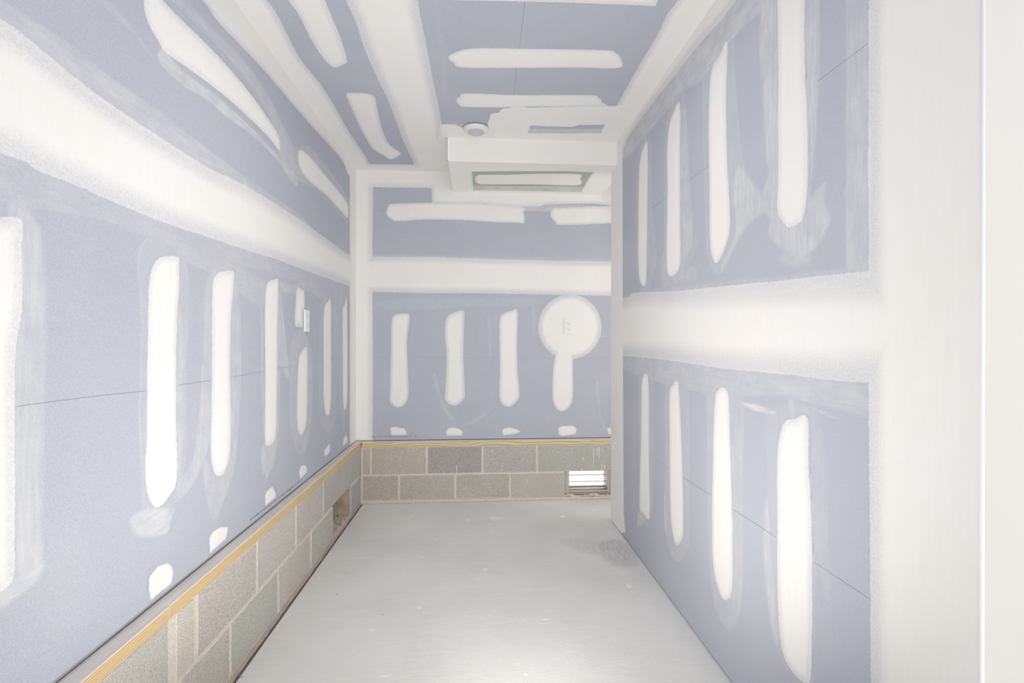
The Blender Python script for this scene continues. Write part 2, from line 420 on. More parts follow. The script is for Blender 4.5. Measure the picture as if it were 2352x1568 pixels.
for i in range(len(ty) - 1):
    if ty[i + 1] < REAR: break
    block(wl, XLB - .03, XLB + random.uniform(-.001, .001), ty[i + 1] + mort[i + 1] / 2, ty[i] - mort[i] / 2, HC + .005, ZP0 - .002, 1, tn[i % 7])
botj = [jy(714.5, 1221), jy(639.5, 1308), jy(529, 1431)]; botj += [botj[-1] - .4064 * k for k in range(1, 9)]
block(wl, XLB - .17, XLB, holeY1, YBB + .004, .012, HC - .005, 1, (.88, .9, .96, 1))
prev = holeY0
for i, y in enumerate(botj):
    if y < REAR: break
    block(wl, XLB - .17 if i == 0 else XLB - .03, XLB + random.uniform(-.001, .001), y + .006, prev - (.006 if i else 0), .012, HC - .005, 1, [(.98, 1.0, .97, 1), tint(1.04, .01), (.96, .99, .95, 1), tint(1.0, .02)][i % 4])
    prev = y
# tan inside faces of the open vent pocket
bm = bmesh.new(); box(bm, XLB - .175, XLB - .004, holeY1 - .002, holeY1 + .004, .01, HC + .004)
box(bm, XLB - .18, XLB - .172, holeY0, holeY1, .01, HC + .004)
mesh_obj('vent_pocket_lining', bm, M_CORE, wl, label='tan rough block inside the open pocket')
bm = bmesh.new()
def chunk(bm, c, r):
    rr = bmesh.ops.create_icosphere(bm, subdivisions=1, radius=r)
    f = (random.uniform(.6, 1.3), random.uniform(.6, 1.3), random.uniform(.4, .8))
    for v in rr['verts']: v.co = Vector((v.co.x * f[0] + c[0], v.co.y * f[1] + c[1], v.co.z * f[2] + c[2])) + Vector((random.uniform(-1, 1), random.uniform(-1, 1), random.uniform(-1, 1))) * r * .22
for k in range(90):
    x = XLB - random.uniform(.015, .16); y = random.uniform(holeY0 + .01, holeY1 - .01); r = random.uniform(.003, .011)
    chunk(bm, (x, y, .012 + r * .3 + .03 * max(0, (XLB - x) / .16) * random.random()), r)
o = mesh_obj('mortar_rubble', bm, M_DEBRIS, wl); o['kind'] = 'stuff'
bm = bmesh.new(); chunk(bm, (XLB - .006, holeY1 - .03, HC - .006), .009); mesh_obj('mortar_lump', bm, M_MORTAR, wl)

# ---- far wall
vx0, vx1 = jx(1298, 1110), jx(1404.5, 1110)
vz1, vz0 = HC + .004, float(hit(1340, 1137, 1, YBB)[2])
XBE = 1.95
wb = struct_core('wall_far', [
    (XLB + .0, vx0 - .003, YBB + REC, YBB + W8, -.10, ZP0), (vx1 + .003, XBE, YBB + REC, YBB + W8, -.10, ZP0),
    (vx0 - .003, vx1 + .003, YBB + REC, YBB + W8, vz1, ZP0), (vx0 - .003, vx1 + .003, YBB + REC, YBB + W8, -.10, vz0)])
wb['label'] = 'far wall of blue drywall over two courses of grey block'
tx = [XLB] + [jx(a, 1060) for a in (852.5, 980.7, 1108.6, 1233.6)]
tw = [(1.0, .96, .91, 1), (1.0, .95, .90, 1), (.80, .77, .76, 1), (.93, .93, .92, 1)]
for i in range(4):
    block(wb, tx[i] + (.016 if i == 0 else .006), tx[i + 1] - .006, YBB + random.uniform(-.001, .001), YBB + .03, HC + .005, ZP0 - .003, 0, tw[i])
block(wb, tx[4] + .008, XBE - .02, YBB, YBB + .12, HC + .005, ZP0 - .003, 0, (.93, .97, .94, 1), 'lintel_block')
bx = [XLB] + [jx(a, 1120) for a in (916.8, 1046, 1172)] + [vx0]
bw = [(.92, .89, .85, 1), (.97, .95, .92, 1), (.95, .95, .92, 1), (1.0, 1.0, .98, 1)]
for i in range(4):
    block(wb, bx[i] + (.016 if i == 0 else .006), bx[i + 1] - (.006 if i < 3 else .001), YBB + random.uniform(-.001, .001), YBB + .03, .022, HC - .005, 0, bw[i])
block(wb, vx1 + .002, XBE - .02, YBB, YBB + .12, .022, HC - .005, 0, tint(.95))

# sill plates
def plate(parent, x0, x1, y0, y1, which):
    bm = bmesh.new(); box(bm, x0, x1, y0, y1, ZP0, ZP1, bev=.002)
    bm.normal_update()
    for f in bm.faces: f.material_index = 1 if f.normal.z > .6 or abs(f.normal.y if which == 0 else f.normal.x) > .6 else 0
    return mesh_obj('sill_plate', bm, [M_WF[which], M_WT[which]], parent)
ysplit = float(hit(386, 1392, 2, ZP1)[1])
plate(wl, XL - .043, XLB + .001, ysplit + .0003, YB + .05, 0)
plate(wl, XL - .043, XLB + .0025, REAR, ysplit - .0003, 0)
plate(wb, XLB + .004, XBE, YBB - .001, YB + .045, 1)
bm = bmesh.new(); lathe(bm, [(.004, 0), (.004, .002), (.001, .003)], 12, Matrix.Translation(hit(831, 1020, 1, YBB - .001)) @ Matrix.Rotation(math.pi / 2, 4, 'X'))
mesh_obj('nail_head', bm, M_DARKSCREW, wb)
# dark strips painting the shade in the gap under the boards
bm = bmesh.new(); box(bm, XL - .02, XL - .0015, REAR, YB, ZP1 - .001, ZD + .004); mesh_obj('gap_shade_strip', bm, M_GAP, wl)
bm = bmesh.new(); box(bm, XL, XBE, YB + .0015, YB + .02, ZP1 - .001, ZD + .004); mesh_obj('gap_shade_strip', bm, M_GAP, wb)
# mortar beds, dark joint along the slab
def strip(parent, name, mat, x0, x1, y0, y1, z0, z1, along, n=60, j=.002):
    bm = bmesh.new()
    a0, a1 = (x0, x1) if along == 0 else (y0, y1); rings = []
    for i in range(n + 1):
        t = a0 + (a1 - a0) * i / n; d = [random.uniform(-j, j) for _ in range(3)]
        if along == 0: pts = [(t, y1, z0), (t, y0 + d[0], z0), (t, y0 + .003 + d[1], z1 + d[2] * .5), (t, y1, z1 + d[2] * .5)]
        else: pts = [(x0, t, z0), (x1 + d[0], t, z0), (x1 - .003 + d[1], t, z1 + d[2] * .5), (x0, t, z1 + d[2] * .5)]
        rings.append([bm.verts.new(p) for p in pts])
    for a, b in zip(rings, rings[1:]):
        for k in range(4): bm.faces.new((a[k], a[(k + 1) % 4], b[(k + 1) % 4], b[k]))
    bm.faces.new(rings[0]); bm.faces.new(rings[-1]); bmesh.ops.recalc_face_normals(bm, faces=bm.faces)
    return mesh_obj(name, bm, mat, parent)
strip(wl, 'mortar_bed', M_DIRTY, XLB - .01, XLB + .011, REAR, YBB, -.02, .008, 1, 160)
strip(wb, 'mortar_bed', M_MORTAR, XLB, XBE, YBB - .012, YBB + .01, -.02, .017, 0, 90)

# drywall on the left wall
SL = Surface(0, XL, (1, 0, 0), axis(REAR, .93, YB, YB, G), axis(ZD, ZD, ZC, ZC, G))
belt_up = [(-200, -94), (0, 42), (50, 77), (172, 178), (268, 249), (383, 325), (482, 387), (574, 432), (689, 505), (800, 584), (840, 611)]
belt_lo = [(840, 677), (802, 657), (727, 630), (631, 594), (600, 585), (498, 551), (383, 513), (268, 467), (172, 425), (90, 393), (57, 371), (0, 352), (-200, 273)]
SL.mud('compound_band', belt_up + belt_lo, .075, .30)
SL.mud('compound_band', [(300, -205), (465, 0), (497, 46), (551, 103), (612, 168), (670, 237), (727, 302), (785, 367), (802, 405), (840, 440), (840, 380), (804, 330), (700, 150), (574, -60), (440, -300)], .03, .35)
SL.mud('compound_band', [(803, 370), (803, 1022), (835, 1030), (835, 370)], .05, .5, True)
SL.mud('compound_stroke', [(329, -30), (329, 0), (333, 31), (344, 61), (367, 100), (383, 122), (459, 176), (536, 237), (612, 310), (641, 345), (641, 318), (628, 291), (574, 214), (498, 126), (421, 50), (373, 0), (350, -40)], .03, .5)
SL.mud('compound_stroke', [(689, 344), (685, 367), (693, 394), (716, 421), (750, 448), (781, 482), (798, 499), (799, 474), (788, 452), (750, 406), (712, 360)], .025, .5)
SL.mud('compound_stroke', [(-60, 500), (-10, 500), (48, 503), (50, 560), (50, 691), (46, 740), (36, 787), (33, 850), (33, 1000), (33, 1150), (33, 1300), (26, 1335), (10, 1352), (-10, 1360), (-60, 1360)], .035, .35)
SL.mud('compound_stroke', [(356, 600), (377, 589), (408, 590), (410, 615), (411, 660), (406, 730), (404, 845), (404, 980), (406, 1043), (404, 1109), (384, 1145), (362, 1165), (348, 1156), (337, 1127), (333, 1072), (337, 1000), (337, 900), (339, 806), (341, 672), (346, 626)], .025, .45)
SL.mud('compound_stroke', [(497, 630), (517, 623), (536, 624), (536, 653), (530, 730), (528, 844), (530, 959), (528, 1036), (517, 1082), (501, 1093), (490, 1078), (484, 1036), (486, 921), (487, 768), (488, 661)], .028, .45)
SL.mud('compound_stroke', [(616, 647), (628, 642), (638, 641), (639, 672), (637, 768), (636, 883), (633, 997), (622, 1020), (612, 1022), (608, 1005), (609, 883), (608, 730), (610, 672)], .025, .5)
SL.mud('compound_stroke', [(684, 661), (695, 666), (699, 674), (699, 710), (695, 715), (695, 749), (691, 752), (685, 750), (678, 747), (677, 731), (678, 705), (680, 675)], .04, .45)
SL.mud('compound_stroke', [(704, 797), (706, 844), (705, 940), (702, 978), (693, 998), (685, 990), (682, 959), (683, 883), (685, 829), (691, 810)], .03, .45)
SL.mud('compound_stroke', [(760, 692), (760, 768), (760, 921), (752, 955), (744, 929), (743, 844), (743, 730), (746, 703), (752, 693)], .025, .5)
SL.mud('compound_stroke', [(797, 696), (798, 883), (796, 929), (792, 942), (788, 921), (787, 806), (787, 714), (791, 701)], .025, .5)
for d in ([(362, 1301), (384, 1293), (395, 1301), (397, 1319), (393, 1339), (370, 1357), (346, 1377), (342, 1355), (342, 1326)],
          [(480, 1235), (489, 1221), (507, 1210), (523, 1209), (520, 1235), (482, 1270)],
          [(608, 1141), (612, 1129), (625, 1117), (629, 1125), (633, 1134), (632, 1143), (609, 1161)],
          [(687, 1083), (690, 1071), (697, 1067), (704, 1072), (705, 1083), (689, 1100)],
          [(744, 1033), (750, 1027), (757, 1018), (758, 1036), (746, 1050)],
          [(794, 998), (798, 1005), (797, 1016), (788, 1024), (788, 1010)]):
    SL.mud('compound_dab', d, .012, .75, True)
H = SL.haze
H([(-100, -60), (0, 0), (134, 88), (268, 191), (383, 268), (478, 345), (574, 415), (700, 505), (700, 530), (482, 400), (268, 260), (0, 60)], .38, .1)
H([(0, 345), (90, 393), (268, 467), (498, 551), (700, 620), (800, 657), (802, 690), (700, 650), (613, 622), (500, 592), (333, 540), (230, 500), (60, 470), (-40, 440)], .22, .12)
H([(362, 130), (383, 161), (421, 195), (478, 230), (517, 264), (574, 306), (631, 360), (677, 424), (681, 406), (643, 362), (574, 291), (498, 222), (421, 165), (383, 122), (375, 111)], .55, .2, .008)
H([(373, -20), (421, 0), (478, 57), (555, 134), (612, 214), (651, 291), (677, 344), (702, 405), (670, 395), (641, 345), (612, 250), (498, 100)], .35, .08)
H([(641, 340), (660, 380), (680, 415), (660, 400), (640, 360)], .5)
H([(674, 352), (670, 405), (689, 417), (727, 432), (760, 465), (800, 512), (806, 470), (770, 410), (725, 352), (700, 336)], .32, .12)
H([(240, 0), (262, 20), (300, 60), (330, 100), (350, 130), (320, 95), (270, 40), (232, 10)], .3)
H([(20, 480), (78, 505), (95, 560), (102, 650), (103, 800), (98, 950), (95, 1200), (90, 1300), (40, 1320), (20, 900)], .42, .1)
H([(-40, 1400), (0, 1400), (40, 1370), (90, 1325), (95, 1290), (30, 1330), (-40, 1360)], .5, 0, .02)
H([(299, 1192), (315, 1178), (344, 1167), (399, 1167), (391, 1196), (380, 1226), (326, 1232), (303, 1217)], .55, 0, .01)
H([(318, 596), (333, 554), (367, 534), (398, 542), (413, 569), (429, 622), (432, 691), (427, 806), (425, 921), (425, 1050), (400, 1150), (360, 1180), (330, 1170), (326, 1074), (320, 960), (323, 883), (325, 710)], .17, .22)
H([(406, 700), (424, 760), (422, 921), (420, 1040), (404, 1110), (404, 845)], .4, 0)
H([(500, 608), (478, 640), (470, 700), (468, 800), (478, 880), (484, 1000), (488, 1080), (501, 1095), (490, 900), (490, 700)], .3, .1)
H([(453, 1000), (442, 1065), (409, 1109), (402, 1152), (435, 1120), (460, 1072), (478, 1022), (484, 960), (474, 860), (465, 840), (462, 920)], .36, .2)
H([(536, 630), (549, 690), (553, 844), (548, 960), (540, 1060), (520, 1130), (492, 1195), (475, 1140), (470, 1060), (501, 1090), (528, 1036), (530, 730)], .34, .1)
H([(413, 572), (500, 590), (560, 620), (612, 655), (605, 700), (570, 680), (520, 640), (430, 600)], .25, .15)
H([(548, 665), (575, 678), (602, 705), (606, 830), (608, 1000), (600, 900), (598, 715), (575, 690)], .3, .1)
H([(641, 668), (651, 730), (664, 844), (666, 864), (657, 866), (645, 845), (640, 980), (630, 1060), (616, 1085), (603, 1081), (603, 1022), (630, 1005), (637, 800)], .42, .05)
H([(611, 1085), (617, 1085), (612, 1103)], .6, 0, .006)
H([(640, 650), (670, 655), (690, 650), (730, 650), (748, 680), (752, 720), (740, 690), (716, 670), (700, 668), (660, 672)], .3, .12)
H([(760, 660), (785, 668), (790, 700), (792, 1000), (770, 800), (762, 690)], .28, .08)
H([(700, 762), (716, 825), (716, 940), (704, 1028), (685, 1040), (672, 997), (666, 940), (668, 800), (681, 765)], .26, .14)
H([(737, 700), (770, 690), (773, 900), (762, 985), (745, 985), (733, 930)], .2, .12)
# outside the frame the board carries on with the same joints and strokes
def extend(S, u1, bands, cols):
    U, V = S.P[:, 0], S.P[:, 1]; m = U < u1
    for a, b in bands: k = m & (V > a) & (V < b); S.sd[k] = .05; S.cov[k] = 1
    for a, b in cols: k = m & (np.mod(U, .406) < .1) & (V > a) & (V < b); S.sd[k] = .05; S.cov[k] = 1
extend(SL, .80, [(1.33, 1.72), (2.3, 2.5)], [(.6, 1.2), (1.8, 2.2)])
dl = SL.build('drywall', M_BLUE, .016, wl, label='blue drywall sheet streaked with white joint compound')
for seg in ([(33, 934), (120, 922), (232, 908), (332, 898)], [(404, 885), (486, 873)], [(533, 866), (608, 852)], [(640, 845), (683, 838)], [(712, 834), (743, 828)], [(762, 824), (786, 820)]):
    SL.stroke_line('pencil_line', seg, .0010, dl, M_PENCIL)

# drywall on the far wall
SB = Surface(1, YB, (0, -1, 0), axis(XL, XL, 1.1, XBE, G), axis(ZD, ZD, ZC, ZC, G))
SB.mud('compound_band', [(790, 370), (790, 1020), (856, 1020), (856.5, 800), (855, 600), (857, 440), (857, 370)], .05, .4, True)
SB.mud('compound_band', [(800, 340), (1040, 340), (1040, 432), (991.7, 432), (920, 430.5), (856, 429.5), (800, 429)], .05, .5, True)
SB.mud('compound_band', [(992, 340), (992, 466), (1050, 468), (1100, 467), (1180, 474), (1240, 473), (1259, 469), (1362, 467), (1401, 472), (1560, 472), (1560, 340)], .03, .4, True)
SB.mud('compound_stroke', [(887.5, 487), (892, 473), (906, 467.5), (1001, 465.5), (1087, 467), (1196, 475.5), (1203, 487), (1204, 511), (1187, 511), (1141, 510), (1058, 505), (972, 504), (915, 508.5), (900, 504), (890, 496)], .02, .45)
SB.mud('compound_stroke', [(1265, 487), (1273.5, 478), (1288, 477), (1401, 473), (1450, 472), (1450, 512), (1401, 513), (1288, 516.5), (1276, 511), (1267, 501)], .025, .4)
SB.mud('compound_band', [(780, 589), (854, 589), (1001, 590), (1144, 595), (1288, 599), (1403, 600.5), (1650, 603), (1650, 682), (1401, 679), (1101, 673), (969, 673), (856, 670), (780, 669)], .055, .3, True)
SB.mud('compound_stroke', [(901, 729), (912, 721), (939, 721), (939, 747), (935, 790), (937, 854), (937, 915), (917.5, 936), (896, 924), (896, 890), (898, 819), (898.5, 754)], .024, .3)
SB.mud('compound_stroke', [(1023, 740), (1030, 724), (1044, 717), (1065, 714), (1066, 747), (1064, 819), (1067.5, 890), (1066, 915), (1046, 931), (1023.5, 920), (1023, 890), (1026, 819), (1022, 776)], .032, .3)
SB.mud('compound_stroke', [(1148, 733), (1157, 720), (1173, 714), (1189, 713), (1188, 776), (1189, 854), (1192.5, 890), (1191, 915), (1171, 934), (1148, 920), (1148, 854), (1147, 783)], .026, .3)
circ = [(1309 + 72.5 * math.cos(a), 751 + 75 * math.sin(a) * (1 if math.sin(a) < 0 else .98)) for a in np.linspace(0, 2 * math.pi, 24, endpoint=False)]
SB.mud('compound_circle', circ, .05, .25, label='round white compound patch around the outlet')
SB.mud('compound_stroke', [(1283, 790), (1276, 812), (1273, 830), (1270, 854), (1270, 919), (1289, 945), (1314, 922), (1316, 854), (1316, 815), (1322, 790)], .024, .35)
for d in ([(896, 985.5), (899, 979.5), (908, 979.5), (928, 983), (933.5, 991), (933.5, 999), (899.5, 999)],
          [(1024, 991), (1030.5, 983), (1042, 981), (1056, 985), (1063, 991.5), (1061, 1000), (1027, 1000)],
          [(1153, 989), (1158, 983), (1172, 981), (1187, 985.5), (1197, 991.5), (1187, 995), (1156, 1000.5)],
          [(1282, 983), (1291, 977.5), (1316, 977.5), (1325, 985), (1321, 997), (1291, 1001), (1283, 997)],
          [(1394, 983), (1405, 981), (1425, 985), (1420, 998), (1398, 997)]):
    SB.mud('compound_dab', d, .014, .5, True)
H = SB.haze
H([(996, 860), (1003, 870), (1015, 920), (1040, 960), (1030, 958), (1008, 915)], .35)
H([(1120, 730), (1126, 730), (1128, 800), (1124, 820)], .2); H([(1222, 700), (1228, 690), (1230, 760), (1224, 770)], .25)
H([(1130, 935), (1137, 932), (1100, 965), (1060, 978), (1090, 962)], .3)
H([(1370, 880), (1376, 882), (1380, 950), (1396, 990), (1384, 980), (1372, 930)], .25)
H([(856, 595), (856, 584), (1000, 586), (1403, 596), (1403, 604)], .3)
H([(1050, 466), (1200, 466), (1400, 476), (1400, 484), (1250, 486), (1180, 482), (1050, 474)], .5)
H([(870, 690), (1000, 684), (1220, 686), (1230, 700), (1080, 705), (960, 712), (880, 706)], .2, 0, .03)
db = SB.build('drywall', M_BLUE, .016, wb, label='blue drywall sheet streaked with white joint compound')
for seg in ([(860, 819), (898, 819)], [(940, 820), (1022, 820.5)], [(1066, 821), (1146, 821.5)], [(1191, 822), (1268, 822.5)], [(1319, 822.5), (1403, 822.5)], [(858, 482), (888, 482)], [(1206, 486), (1262, 490)]):
    SB.stroke_line('pencil_line', seg, .0014, db, M_PENCIL)

# right wall (drywall to the floor), its near return and the space behind it
SR = Surface(0, XR, (-1, 0, 0), axis(YN, YN, YE, YE, G), axis(.005, .005, ZC, ZC, G))
SR.mud('compound_band', [(1429, 348), (1445, 313), (1489, 250), (1556, 165), (1601, 107), (1650, 54), (1692, 0), (1800, -144), (1850, -210), (1900, -500), (1600, -100), (1400, 200), (1340, 320), (1400, 390)], .05, .3)
SR.mud('compound_band', [(1390, 300), (1430, 300), (1431, 800), (1433, 1180), (1437, 1222), (1390, 1230)], .03, .6, True)
SR.mud('compound_band', [(1390, 690), (1440, 683), (1458, 672), (1556, 668), (1668, 656), (1802, 643), (1949, 627), (1998, 624), (2100, 616), (2220, 606), (2220, 920), (2100, 892), (1998, 878), (1930, 875), (1790, 858), (1661, 846), (1526, 826), (1433, 817), (1390, 810)], .10, .25)
SR.mud('compound_band', [(1996, -400), (1996, 0), (1995, 400), (1997, 640), (1996, 870), (1998, 1200), (2001, 1600), (2003, 1800), (2500, 2500), (2500, -900)], .055, .3, True, label='wide white band of compound at the near corner')
SR.mud('compound_stroke', [(1487, 326), (1488, 402), (1486, 580), (1484, 647), (1477, 656), (1469, 639), (1466, 580), (1467, 447), (1469, 380), (1476, 344)], .025, .45)
SR.mud('compound_stroke', [(1562, 237), (1562, 357), (1562, 491), (1563, 580), (1560, 616), (1545, 634), (1534, 627), (1531, 580), (1533, 447), (1532, 357), (1536, 295), (1547, 259)], .025, .45)
SR.mud('compound_stroke', [(1671, 98), (1668, 223), (1670, 357), (1675, 447), (1675, 536), (1648, 603), (1632, 567), (1630, 447), (1628, 313), (1630, 201), (1637, 152), (1655, 125)], .028, .45)
SR.mud('compound_stroke', [(1786, -60), (1786, 0), (1788, 134), (1788, 268), (1788, 402), (1786, 482), (1802, 513), (1815, 522), (1840, 509), (1849, 482), (1855, 424), (1855, 290), (1849, 179), (1848, 0), (1848, -60)], .025, .45)
SR.mud('compound_stroke', [(1482, 858), (1490, 884), (1491, 1060), (1493, 1177), (1488, 1192), (1477, 1177), (1469, 1159), (1472.5, 1001), (1474, 884)], .025, .45)
SR.mud('compound_stroke', [(1556, 875), (1561, 913), (1567, 1060), (1570, 1206), (1567, 1235), (1556, 1252), (1547, 1235), (1540, 1177), (1538, 1001), (1538, 902), (1547, 881)], .028, .4)
SR.mud('compound_stroke', [(1664, 890), (1673, 908), (1676, 972), (1680, 1118), (1683, 1235), (1681.5, 1353), (1667, 1378), (1652, 1358), (1638, 1294), (1636, 1177), (1639, 1001), (1643, 913), (1652, 893)], .026, .4)
SR.mud('compound_stroke', [(1801.6, 972), (1825, 963), (1855, 960), (1857, 1060), (1863, 1177), (1866, 1353), (1865, 1470), (1861, 1563), (1848, 1568), (1819, 1540), (1796, 1487), (1787, 1382), (1786, 1177), (1787, 1031)], .03, .4)
H = SR.haze
H([(1860, -120), (1771, 0), (1730, 40), (1686, 85), (1614, 179), (1565, 214), (1489, 304), (1440, 360), (1425, 350), (1489, 245), (1601, 100), (1692, -5), (1780, -120)], .5, .12)
H([(1942, -300), (1943, 0), (1943, 300), (1944, 620), (2000, 640), (2010, 0), (2010, -300)], .42, .08, .008, True)
H([(1440, 683), (1458, 672), (1556, 660), (1668, 648), (1802, 636), (1949, 618), (1998, 620), (1998, 660), (1700, 680), (1440, 720)], .3, .1)
H([(1433, 817), (1526, 826), (1661, 846), (1790, 858), (1930, 875), (1998, 880), (1998, 950), (1900, 930), (1780, 905), (1690, 905), (1560, 890), (1440, 850)], .33, .12)
H([(1766, -50), (1746, 89), (1753, 223), (1762, 357), (1766, 402), (1744, 469), (1771, 500), (1766, 536), (1802, 572), (1847, 585), (1882, 554), (1905, 500), (1891, 464), (1896, 420), (1873, 442), (1860, 447), (1872, 313), (1880, 134), (1880, 22), (1870, -50)], .46, .12)
H([(1619, 134), (1614, 223), (1619, 447), (1625, 580), (1646, 625), (1663, 616), (1704, 536), (1730, 500), (1762, 473), (1721, 411), (1704, 357), (1690, 223), (1686, 116), (1677, 71), (1655, 98), (1632, 125)], .2, .14)
H([(1680, 440), (1696, 380), (1721, 411), (1760, 470), (1730, 505), (1700, 540), (1663, 616), (1655, 610), (1690, 530)], .5, .05)
H([(1563, 205), (1534, 268), (1527, 357), (1527, 580), (1534, 634), (1545, 645), (1565, 634), (1596, 576), (1603, 549), (1588, 540), (1579, 402), (1576, 250)], .24, .14)
H([(1563, 240), (1575, 260), (1583, 402), (1590, 545), (1575, 600), (1564, 610)], .4, .05)
H([(1485, 304), (1465, 357), (1460, 447), (1462, 580), (1467, 640), (1478, 665), (1491, 661), (1496, 643), (1507, 589), (1496, 447), (1496, 339)], .24, .14)
H([(1520, 600), (1530, 560), (1540, 640), (1590, 610), (1600, 640), (1540, 655), (1520, 660)], .25, 0, .03)
H([(1790, 588), (1830, 575), (1862, 592), (1850, 606), (1800, 610)], .4, 0, .03)
H([(1760, 960), (1765, 1100), (1762, 1280), (1775, 1420), (1800, 1520), (1850, 1590), (1870, 1590), (1866, 1400), (1880, 1300), (1903, 1380), (1898, 1160), (1885, 1000), (1868, 940), (1800, 930)], .16, .06)
H([(1755, 1180), (1765, 1150), (1775, 1300), (1788, 1480), (1770, 1430), (1756, 1300)], .38, 0)
H([(1630, 880), (1700, 880), (1705, 1100), (1704, 1350), (1690, 1430), (1668, 1440), (1640, 1380), (1628, 1250), (1625, 1000)], .26, .1)
H([(1684, 900), (1700, 960), (1704, 1150), (1703, 1340), (1685, 1400), (1684, 1200)], .25)
H([(1530, 860), (1578, 860), (1582, 1200), (1578, 1260), (1558, 1287), (1540, 1265), (1531, 1200)], .22, .12)
H([(1467, 850), (1498, 850), (1500, 1100), (1494, 1195), (1480, 1205), (1466, 1200), (1470, 1150)], .24, .1)
H([(1466, 1175), (1480, 1190), (1478, 1200), (1465, 1207)], .6)
H([(1526, 1130), (1531, 1160), (1533, 1230), (1526, 1200)], .55)
H([(1700, 925), (1740, 930), (1782, 948), (1770, 950), (1730, 940)], .7, .1, .006)
H([(1865, 935), (1905, 952), (1935, 965), (1900, 955)], .5, 0, .006)
H([(1812, 925), (1820, 915), (1826, 955), (1815, 960)], .45)
wr = SR.build('wall_right', M_BLUE, .115, kind='structure', label='right wall of blue drywall with vertical white compound strokes')
for seg in ([(1994, 99), (1940, 140), (1878, 187)], [(1625, 382), (1581, 415)], [(1529, 455), (1497, 478)], [(1460, 508), (1438, 527)],
            [(1440, 1005), (1470, 1028)], [(1494, 1045), (1538, 1075)], [(1570, 1096), (1637, 1140)], [(1681, 1168), (1740, 1205), (1786, 1236)], [(1866, 1288), (1930, 1330), (2020, 1390)]):
    SR.stroke_line('pencil_line', seg, .0009, wr, M_PENCIL)
M_RETURN = plain('cream_primer', (.70, .685, .65), .6, spec=.2)
bm = bmesh.new(); box(bm, XR + .115, XFAR, YN, YN + .115, 0, ZC)
mesh_obj('wall_near_return', bm, M_RETURN, kind='structure', label='plastered white wall turning right at the near corner')
# the return face of the right wall is coated too
bm = bmesh.new(); box(bm, XR + .001, XR + .118, YN - .002, YN, .005, ZC - .001); mesh_obj('compound_coat', bm, M_RETURN, wr)
bm = bmesh.new(); lathe(bm, [(.0033, .006), (.0033, ZC - .002)], 14, Matrix.Translation((XR - .0002, YN - .0008, 0)))
mesh_obj('trim_1', bm, M_STEEL, smooth=True, kind='structure', label='thin white corner bead down the near right corner')
bm = bmesh.new(); box(bm, XR + .114, XR + .12, YN + .115, YE, 0, ZC); mesh_obj('wall_right_inner', bm, M_MUD, kind='structure')
bm = bmesh.new(); box(bm, XBE, XBE + .08, 2.3, YB + .2, 0, ZC); mesh_obj('wall_alcove_side', bm, M_MUD, kind='structure')
bm = bmesh.new(); box(bm, XR + .12, XBE, 2.22, 2.3, 0, ZC); mesh_obj('wall_alcove_near', bm, M_MUD, kind='structure')
bm = bmesh.new(); box(bm, XFAR, XFAR + .1, REAR, YN + .115, 0, ZC); mesh_obj('wall_near_side', bm, M_MUD, kind='structure')
bm = bmesh.new()
box(bm, XL - .1, XFAR + .1, REAR - .1, REAR, 0, .4); box(bm, XL - .1, XFAR + .1, REAR - .1, REAR, 2.3, ZC)
box(bm, XL - .1, -.6, REAR - .1, REAR, .4, 2.3); box(bm, 2.0, XFAR + .1, REAR - .1, REAR, .4, 2.3)
mesh_obj('wall_rear', bm, M_MUD, kind='structure', label='wall behind the camera with a large window opening')

# ceiling
SCg = Surface(2, ZC, (0, 0, -1), axis(XL, XL, 1.05, XFAR, G), axis(REAR, 1.62, YB, YB, G))
SCg.mud('compound_band', [(500, -90), (612, 0), (647, 54), (689, 134), (746, 207), (804, 306), (848, 377), (840, 420), (780, 379), (560, 60), (380, -150)], .035, .35)
SCg.mud('compound_band', [(770, 376), (849, 376.5), (950, 378), (1040, 378), (1040, 420), (770, 420)], .10, .55, True)
SCg.mud('compound_band', [(717, -200), (795, 0), (817, 50), (836, 108), (861, 166), (891, 229), (910, 279), (925, 320), (938, 349), (952, 380), (952, 410), (1040, 410), (1040, 315), (1018, 318), (1016, 304), (1010, 257), (993, 177), (977, 91), (966, 41), (959, 0), (923, -200)], .06, .3)
SCg.mud('compound_band', [(1672, -200), (1556, 0), (1534, 31), (1507, 85), (1467, 152), (1427, 223), (1418, 241), (1400, 300), (1400, 360), (1480, 360), (1660, 60), (1850, -200)], .035, .3)
SCg.mud('compound_stroke', [(1000, -60), (1012, -1), (1132, 2), (1297, 5.5), (1450, 11), (1505, 14), (1512, 0), (1530, -60)], .03, .45, True)
SCg.mud('compound_stroke', [(662, 0), (685, 31), (708, 77), (727, 111), (750, 142), (769, 155), (794, 145), (796, 134), (781, 84), (762, 38), (746, 0), (730, -40), (640, -40)], .03, .45)
SCg.mud('compound_stroke', [(796, 215), (817, 213), (840, 214), (860, 221.5), (865, 243), (875, 286), (886, 318), (898, 335), (918, 349), (918, 356), (898, 366), (880, 356), (856, 341), (834, 306), (814, 263), (801, 232)], .028, .45)
SCg.mud('compound_stroke', [(1030, 134), (1040, 123), (1087, 111), (1215, 112), (1389, 115), (1414, 122), (1425, 133), (1422, 156), (1325, 155), (1187, 156), (1063, 155), (1043, 144)], .022, .5)
SCg.mud('compound_stroke', [(1047, 230), (1057, 221), (1071, 214), (1187, 218), (1353, 218), (1375, 224), (1383, 235), (1383, 243), (1215, 245), (1132, 246.5), (1065, 245), (1053, 238)], .022, .5)
slot = [(1218, 288), (1260, 290), (1315, 291), (1330, 287), (1389, 286), (1384, 296), (1381, 305), (1300, 306), (1213, 305)]
